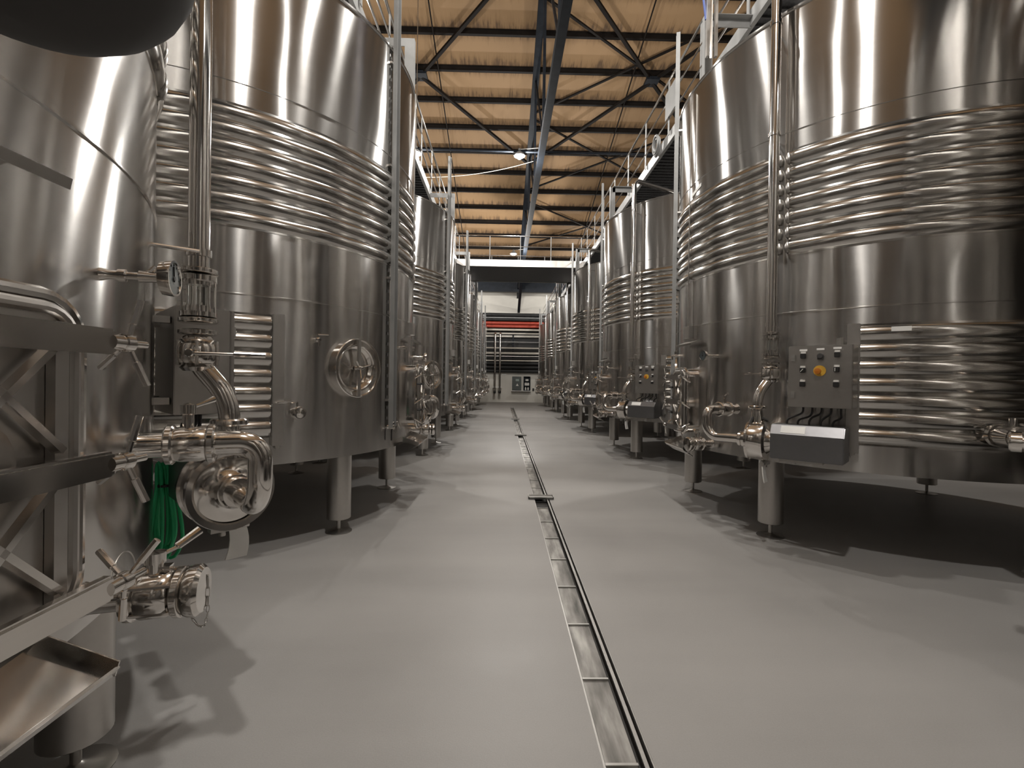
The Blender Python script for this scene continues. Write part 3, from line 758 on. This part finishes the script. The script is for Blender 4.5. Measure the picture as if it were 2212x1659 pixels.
# risers, sign, hose on the right hand walkway
g = empty('conduit_riser', (2.07, 4.9, 4.9)); tag(g, 'pair of tall steel posts rising from the top of the nearest right tank', 'post')
for dx in (0, .085):
    p = MB(); p.box((2.07 + dx, 4.9, 6.6), (.028, .04, 3.6)); p.build('post', GALV, g, (2.07, 4.9, 4.9), 0)
p = MB(); p.tube([(2.115, 4.93, 4.8), (2.115, 4.93, 8.4)], .018, 8); p.build('conduit', POL, g, (2.07, 4.9, 4.9))
p = MB(); p.tube(fil([(1.92, 5.0, 8.2), (1.93, 5.0, 7.0), (1.98, 4.95, 5.9), (2.06, 4.92, 5.2)], .3), .013, 8)
tag(p.build('blue_cable', BLUE, None), 'blue cable curving down to the posts on the nearest right tank', 'cable')
p = MB(); p.box((CXR - 1.53, 7.25, 5.80), (.006, .62, .42)); o = p.build('sign_panel', ALU, None, smooth=0); tag(o, 'blank light grey panel fixed to the right walkway railing', 'panel')
p = MB()
for i, (ry, dz) in enumerate(((.13, 0), (.12, -.03), (.14, -.015))):
    p.tube([(CXR - 1.56 + .02 * i, 7.95 + ry * math.cos(q) + .02 * i, 5.42 + dz + (ry * 1.1) * math.sin(q)) for q in [2 * pi * k / 28 for k in range(28)]], .018, 8, closed=True)
tag(p.build('coiled_hose', ALU, None), 'grey hose coiled on the right walkway railing above second tank', 'hose')

# ---------------------------------------------------------------- green hose hanging behind the near pump
p = MB(); C0 = Vector((-1.66, 2.36, 0))
for i in range(7):
    o = (i - 3) * .014; zb = .50 + .03 * (i % 3); zt = .98 - .012 * (i % 4); w_ = .035 + .006 * i
    pts = []
    for kk in range(25):
        q = 2 * pi * kk / 24; s_ = math.sin(q); cc = math.cos(q)
        z = (zt + zb) / 2 + (zt - zb) / 2 * cc; pinch = .35 + .65 * min(1, abs(z - .87) / .28)
        pts.append(C0 + Vector((w_ * s_ * pinch + o * .5 * pinch, .02 * math.sin(i) + o * .6, z)))
    p.tube(pts[:-1], .0085, 8, closed=True)
h = p.build('green_hose', GREEN, None); tag(h, 'bundle of bright green hose hanging behind the nearest pump on the left', 'hose')
p = MB(); p.rev(C0 + Z * .86, Z, [(0, .034), (.012, .034)], 14); p.build('cable_tie', BLK, h)
p = MB(); p.bar(C0 + Vector((0, 0, .97)), C0 + Vector((-.09, -.05, 1.0)), .012, .012); p.build('hanging_hook', SAT, h, smooth=0)

# ---------------------------------------------------------------- roof steelwork
TX = .92
for i, y in enumerate(PURLIN_Y):
    z = ROOF(y) - .11
    p = MB(); p.ibeam((XL, y, z), (XR, y, z), .10, .17); o = p.build('roof_purlin', BRACE, None, smooth=0)
    n = len(PURLIN_Y) - i
    nth = {1: 'farthest', 2: 'second farthest', 3: 'third farthest', 4: 'fourth farthest', 5: 'fifth farthest', 6: 'sixth farthest', 7: 'seventh farthest', 8: 'eighth farthest', 9: 'ninth farthest', 10: 'tenth farthest', 11: 'fifth nearest' , 12: 'fourth nearest', 13: 'third nearest', 14: 'second nearest visible', 15: 'nearest visible', 16: 'top edge'}
    lab = f'dark steel purlin under the orange roof boards, {nth.get(n, "near")} in the row' if n < 16 else 'dark steel purlin just above the top edge of the picture'
    tag(o, lab, 'purlin', 'purlins under the roof boards')
g = empty('roof_truss', (TX, BACK, 7.5)); bs = (TX, BACK, 7.5); tag(g, 'long dark blue steel roof truss running down the centre to the back wall', 'truss')
p = MB(); p.ibeam((TX, 8, ROOF(8) - .36), (TX, BACK, ROOF(BACK) - .36), .20, .28, .016); p.build('top_chord', BEAM, g, bs, 0)
p = MB(); p.ibeam((TX, 2, 7.45), (TX, BACK - .2, 7.45), .16, .20, .014); p.build('bottom_chord', BEAM, g, bs, 0)
yy = 8.5
while yy < 29:
    p = MB(); p.bar((TX, yy, ROOF(yy) - .5), (TX, yy, 7.5), .07, .07, (0, 1, 0)); p.build('web_post', BEAM, g, bs, 0)
    if yy + 3.45 < 30:
        p = MB(); p.bar((TX, yy + 3.45, ROOF(yy + 3.45) - .5), (TX, yy, 7.5), .05, .05, (0, 1, 0)); p.build('web_diagonal', BEAM, g, bs, 0)
    yy += 3.45
p = MB(); p.bar((TX + .05, 28.0, 7.35), (TX + .05, BACK, 6.15), .16, .24); p.build('end_strut', BEAM, g, bs, 0)
for dx in (-.05, .06):
    p = MB(); p.tube([(TX + dx, 3, 7.60), (TX + dx, 30, 7.60)], .012, 6); p.build('cable', WHITE, g, bs)
for x, s in ((TX - 3.15, 'left'), (TX + 3.15, 'right')):
    p = MB(); p.bar((x, 9, ROOF(9) - .24), (x, BACK, ROOF(BACK) - .24), .035, .035); tag(p.build('sag_rod', BRACE, None, smooth=0), f'thin dark sag rod running under the roof boards, {s} of the truss', 'rod')
# diamond bracing with square gusset plates
for x, s in ((TX - 3.75, 'left'), (TX + 3.8, 'right')):
    y = 15.5; z = ROOF(y) - .33
    g = empty('diamond_brace', (x, y, z)); tag(g, f'dark roof brace arms meeting at a square plate {s} of the truss', 'brace')
    for x2, y2 in ((TX, 19.4), (TX, 11.4), (x + (x - TX), 19.4), (x + (x - TX), 11.4)):
        p = MB(); p.bar((x, y, z), (x2, y2, ROOF(y2) - .36), .10, .08); p.build('brace_arm', BRACE, g, (x, y, z), 0)
    p = MB(); p.box((x, y, z), (.42, .42, .10)); p.build('gusset_plate', BEAM, g, (x, y, z), 0)
for i, (yc, s) in enumerate(((15.0, 'nearest'), (19.2, 'middle'), (23.9, 'farthest'))):
    z = ROOF(yc) - .26; xc = TX + 3.2
    g = empty('cross_brace', (xc, yc, z)); tag(g, f'{s} thin dark X shaped roof brace right of the truss', 'brace')
    for sg in (1, -1):
        p = MB(); p.bar((TX, yc - 2 * sg, ROOF(yc - 2 * sg) - .26), (TX + 6.4, yc + 2 * sg, ROOF(yc + 2 * sg) - .26), .07, .05); p.build('brace_arm', BRACE, g, (xc, yc, z), 0)
p = MB(); p.ibeam((XL, 30.6, 7.50), (XR, 30.6, 7.50), .25, .66, .02); tag(p.build('eave_beam', BEAM, None, smooth=0), 'deep dark steel beam across the top of the back wall', 'beam')
p = MB(); p.tube([(-5.5, 12.75, 7.58), (6.4, 12.75, 7.58)], .03, 10); tag(p.build('lamp_conduit', BEAM, None), 'thin horizontal pipe crossing under the roof and carrying the lamps', 'conduit')
p = MB(); pts = []
for i in range(17):
    t = i / 16; pts.append((-2.6 + 3.4 * t, 14.2, 7.45 + .55 * t - .28 * 4 * t * (1 - t) * .5))
p.tube(pts, .008, 6); tag(p.build('slack_cable', CREAM, None), 'thin pale cable sagging from the left walkway towards the truss', 'cable')

# ---------------------------------------------------------------- lamps
names = ['overhead lamp above the camera', 'overhead lamp just ahead of the camera', 'small bright lamp hanging beside the truss node', 'bright lamp glowing just above the footbridge',
         'added unseen fill lamp near the back wall on the left', 'small bright lamp above the left walkway', 'added unseen fill lamp near the back wall on the right', 'added unseen fill lamp above the second right tank',
         'added unseen fill lamp above the second left tank', 'overhead lamp behind the camera on the right', 'overhead lamp behind the camera on the left', 'lamp above the far left tanks', 'lamp above the far right tanks', 'overhead lamp above the nearest pair of tanks']
for (x, y, z, pw), nm in zip(LAMPS, names):
    g = empty('pendant_lamp', (x, y, z)); tag(g, nm + ', small metal bell shade', 'lamp')
    p = MB(); p.rev((x, y, z), Z, [(-.02, .15), (.03, .13), (.09, .07), (.14, .035), (.18, .03)], 24); p.build('lamp_shade', ALU, g, (x, y, z))
    p = MB(); p.rev((x, y, z), Z, [(-.10, .0), (-.095, .04), (-.06, .075), (-.02, .085), (.02, .06), (.03, 0)], 20); p.build('bulb', BULB, g, (x, y, z))
    ld = bpy.data.lights.new('lamp_light', 'POINT'); ld.energy = pw; ld.color = LAMP_COL; ld.shadow_soft_size = .11
    lo = bpy.data.objects.new('lamp_light', ld); COL.objects.link(lo); lo.parent = g; lo.location = (0, 0, -.24)
    top = ROOF(y) - .05 - z if abs(x - .35) > .3 or y < 7 else 0
    p = MB()
    if abs(x - .35) < .3 and y > 3: p.tube([(x, y, z + .16), (TX, y, z + .22)], .012, 8)
    else: p.tube([(x, y, z + .16), (x, y, z + top)], .012, 8)
    p.build('lamp_rod', GALV, g, (x, y, z))

# ---------------------------------------------------------------- made-up dome at the top left, in place of a finger over the lens
p = MB(); dx, dy, dz = -.765, .745, 2.13
prof = []
for i in range(15):
    a = -pi / 2 + pi * i / 14; prof.append((.18 * math.sin(a), .24 * max(0, math.cos(a))))
p.rev((dx, dy, dz), Z, prof, 40)
g = p.build('finger_stand_in_dome', DGREY, None); tag(g, 'made-up dark dome at top left, standing in for a finger over the lens', 'dome')
p = MB(); p.tube([(dx, dy, dz + .16), (dx, dy, ROOF(dy) - .02)], .012, 8); p.build('stand_in_rod', DGREY, g)  # rod invented to hold up the made-up dome

# ---------------------------------------------------------------- back wall services
YP = BACK - .28
mpx = (BACK) / 1023.2
def zpx(y): return 1.4 + (813.5 - y) * mpx
def xpx(x, Y=BACK): return (x - 1087.5) * Y / 1023.2
rows = [(671, .16, BLKINS, 'thick black insulated pipe, highest on the back wall'), (681, .13, BLKINS, 'black insulated pipe just above the red pipes on the back wall'),
        (688.5, .13, REDP, 'upper red pipe on the back wall'), (695.5, .13, REDP, 'lower red pipe on the back wall'),
        (703, .09, CREAM, 'cream pipe just below the red pipes on the back wall'), (711, .07, CREAM, 'thin cream pipe under the thicker cream one on the back wall'),
        (729, .03, GALV, 'very thin grey pipe across the dark part of the back wall'), (742, .07, CREAM, 'cream pipe at the middle of the dark wall recess'),
        (747.5, .06, BLKINS, 'thin black pipe under the middle cream pipe'), (753, .10, CREAM, 'broad cream pipe below the thin black pipe'),
        (759.5, .06, GALV, 'slim steel pipe in the lower part of the recess'), (764.5, .07, BLKINS, 'black pipe above the lowest cream pipe'),
        (769, .06, CREAM, 'lowest cream pipe of the back wall rack'), (775, .12, BLKINS, 'black insulated pipe, third from the bottom of the rack'),
        (783, .12, BLKINS, 'black insulated pipe, second from the bottom of the rack'), (791, .12, BLKINS, 'lowest black insulated pipe of the back wall rack')]
for y, r_, mt, lb in rows:
    z = zpx(y); p = MB(); p.tube([(XL + .1, YP, z), (XR - .1, YP, z)], r_ * .75, 12)
    tag(p.build('wall_pipe', mt, None), lb, 'pipe', 'pipes across the back wall')
p = MB(); p.box(((XL + XR) / 2, BACK - .05, zpx(716)), (XR - XL, .12, .13)); tag(p.build('pipe_rail', CREAM, None, smooth=0), 'cream mounting rail behind the pipes on the back wall', 'rail')
for x in (-1.4, .62, 2.4):
    p = MB(); p.box((x, BACK - .12, 3.75), (.10, .08, 3.5)); tag(p.build('rack_upright', BEAM, None, smooth=0), {-1.4: 'left dark upright holding the wall pipes', .62: 'dark upright in front of the cabinet side of the pipe rack', 2.4: 'right dark upright holding the wall pipes'}[x], 'upright')
for px, lb in ((1069, 'left'), (1079.8, 'right')):
    x = xpx(px, 31.4); g = empty('drop_pipe', (x, 31.4, .8)); tag(g, f'{lb} of the two vertical steel pipes before the back wall', 'pipe')
    p = MB(); p.tube(fil([(x, BACK - .3, 4.60), (x, 31.4, 4.60), (x, 31.4, .78)], .12), .07, 14); p.build('pipe_run', POL, g, (x, 31.4, .8))
    p = MB(); p.rev((x, 31.4, .60), Z, [(0, .07), (.03, .085), (.16, .085), (.19, .07)], 14); p.build('black_end', BLK, g, (x, 31.4, .8))
    p = MB(); p.box((x, 31.6, 1.02), (.26, .5, .04)); p.build('wall_bracket', GALV, g, (x, 31.4, .8), 0)
x0, x1 = xpx(1106.5), xpx(1126); zc = (zpx(802.5) + zpx(832)) / 2; hh = zpx(802.5) - zpx(832)
g = empty('wall_cabinet', ((x0 + x1) / 2, BACK - .2, zc)); bs = ((x0 + x1) / 2, BACK - .2, zc); tag(g, 'dark grey electrical cabinet on the lower back wall', 'cabinet')
p = MB(); p.box(((x0 + x1) / 2, BACK - .12, zc), (x1 - x0, .22, hh)); p.build('cabinet_body', CABG, g, bs, 0, bevel=.01)
p = MB(); p.box(((x0 + x1) / 2 + .04, BACK - .235, zc + .22), (.22, .01, .14)); p.build('display', SCREEN, g, bs, 0)
p = MB(); c_ = Vector(((x0 + x1) / 2 + .04, BACK - .235, zc - .10)); p.prism([c_ + Vector((-.09, 0, -.07)), c_ + Vector((.09, 0, -.07)), c_ + Vector((0, 0, .09))], (0, -.008, 0)); wt = p.build('warning_triangle', WHITE, g, bs, 0)
p = MB(); p.box((c_.x, c_.y - .012, c_.z), (.014, .004, .06)); p.box((c_.x, c_.y - .012, c_.z - .045), (.014, .004, .014)); o = p.build('exclamation_mark', BLK, wt, bs, 0)
x2, x3 = xpx(1131.5), xpx(1145)
g = empty('open_shelf', ((x2 + x3) / 2, BACK - .2, zc)); bs = ((x2 + x3) / 2, BACK - .2, zc); tag(g, 'small dark open wall cupboard right of the electrical cabinet', 'cupboard')
p = MB()
p.box(((x2 + x3) / 2, BACK - .02, zc), (x3 - x2, .03, hh)); 
for xx in (x2, x3): p.box((xx, BACK - .12, zc), (.03, .22, hh))
for k_ in range(4): p.box(((x2 + x3) / 2, BACK - .12, zc - hh / 2 + hh * k_ / 3), (x3 - x2, .22, .025))
p.build('cupboard_frame', BEAM, g, bs, 0)
for k_, (fx, zz) in enumerate(((.3, 0), (.7, 0), (.25, 1), (.5, 1), (.75, 1), (.5, 2))):
    xx = x2 + (x3 - x2) * fx; zz0 = zc - hh / 2 + hh * zz / 3 + .013
    p = MB(); p.rev((xx, BACK - .15, zz0), Z, [(0, .05), (.14, .05), (.18, .02), (.22, .02)] if zz < 2 else [(0, .11), (.12, .11)], 12)
    lbx = ['left white bottle on the bottom shelf of the wall cupboard', 'right white bottle on the bottom shelf of the wall cupboard', 'left white bottle on the middle shelf of the wall cupboard', 'central white bottle on the middle shelf of the wall cupboard', 'right white bottle on the middle shelf of the wall cupboard', 'white round tub on the top shelf of the wall cupboard'][k_]
    tag(p.build('white_bottle' if zz < 2 else 'white_tub', WHITE, None), lbx, 'bottle' if zz < 2 else 'tub', 'containers in the wall cupboard')
p = MB(); p.box(((x0 + x3) / 2, BACK - .17, zc - hh / 2 - .05), (x3 - x0 + .1, .34, .04)); tag(p.build('wall_shelf', GALV, None, smooth=0), 'narrow steel shelf under the wall cabinets', 'shelf')
p = MB(); p.box((xpx(1152.5), BACK - .03, zpx(830)), (.12, .06, .16)); tag(p.build('wall_switch', BLK, None, smooth=0), 'small black switch on the back wall right of the cupboard', 'switch')
p = MB(); p.box((xpx(1089), BACK - .02, zpx(798.5)), (.32, .02, .06)); tag(p.build('wall_label', PAPER, None, smooth=0), 'small blank white plate above the wall cabinets', 'plate')

# pale tape on the jackets
def tape(side, k, a, z, wd, ht, tilt, label, r=2.004):
    c, rz = tank_mat(side, k); M = Matrix.Rotation(rz, 3, 'Z'); pts = []; n = 6; o_ = []
    for i in range(n + 1):
        t = i / n - .5; q = a + math.degrees(wd * t / r); o_.append((q, z + tilt * t))
    top = [c + M @ pol(q, r, zz + ht / 2) for q, zz in o_]; bot = [c + M @ pol(q, r, zz - ht / 2) for q, zz in o_]
    top2 = [c + M @ pol(q, r + .002, zz + ht / 2) for q, zz in o_]; bot2 = [c + M @ pol(q, r + .002, zz - ht / 2) for q, zz in o_]
    m_ = MB(); k1 = n + 1; fs = []
    for i in range(n): fs += [(i, i + 1, k1 + i + 1, k1 + i), (2 * k1 + i, 2 * k1 + i + 1, 3 * k1 + i + 1, 3 * k1 + i), (i, i + 1, 2 * k1 + i + 1, 2 * k1 + i), (k1 + i, k1 + i + 1, 3 * k1 + i + 1, 3 * k1 + i)]
    m_.add(top + bot + top2 + bot2, fs); tag(m_.build('tape_strip', PAPER, None), label, 'tape')
tape('R', 1, 4.0, 3.50, .22, .035, .05, 'pale tape strip on the nearest right tank above its ribs')
tape('R', 1, 58.5, 1.842, .12, .035, 0, 'short pale tape on the top rib of the lower jacket, nearest right tank', 2.036)
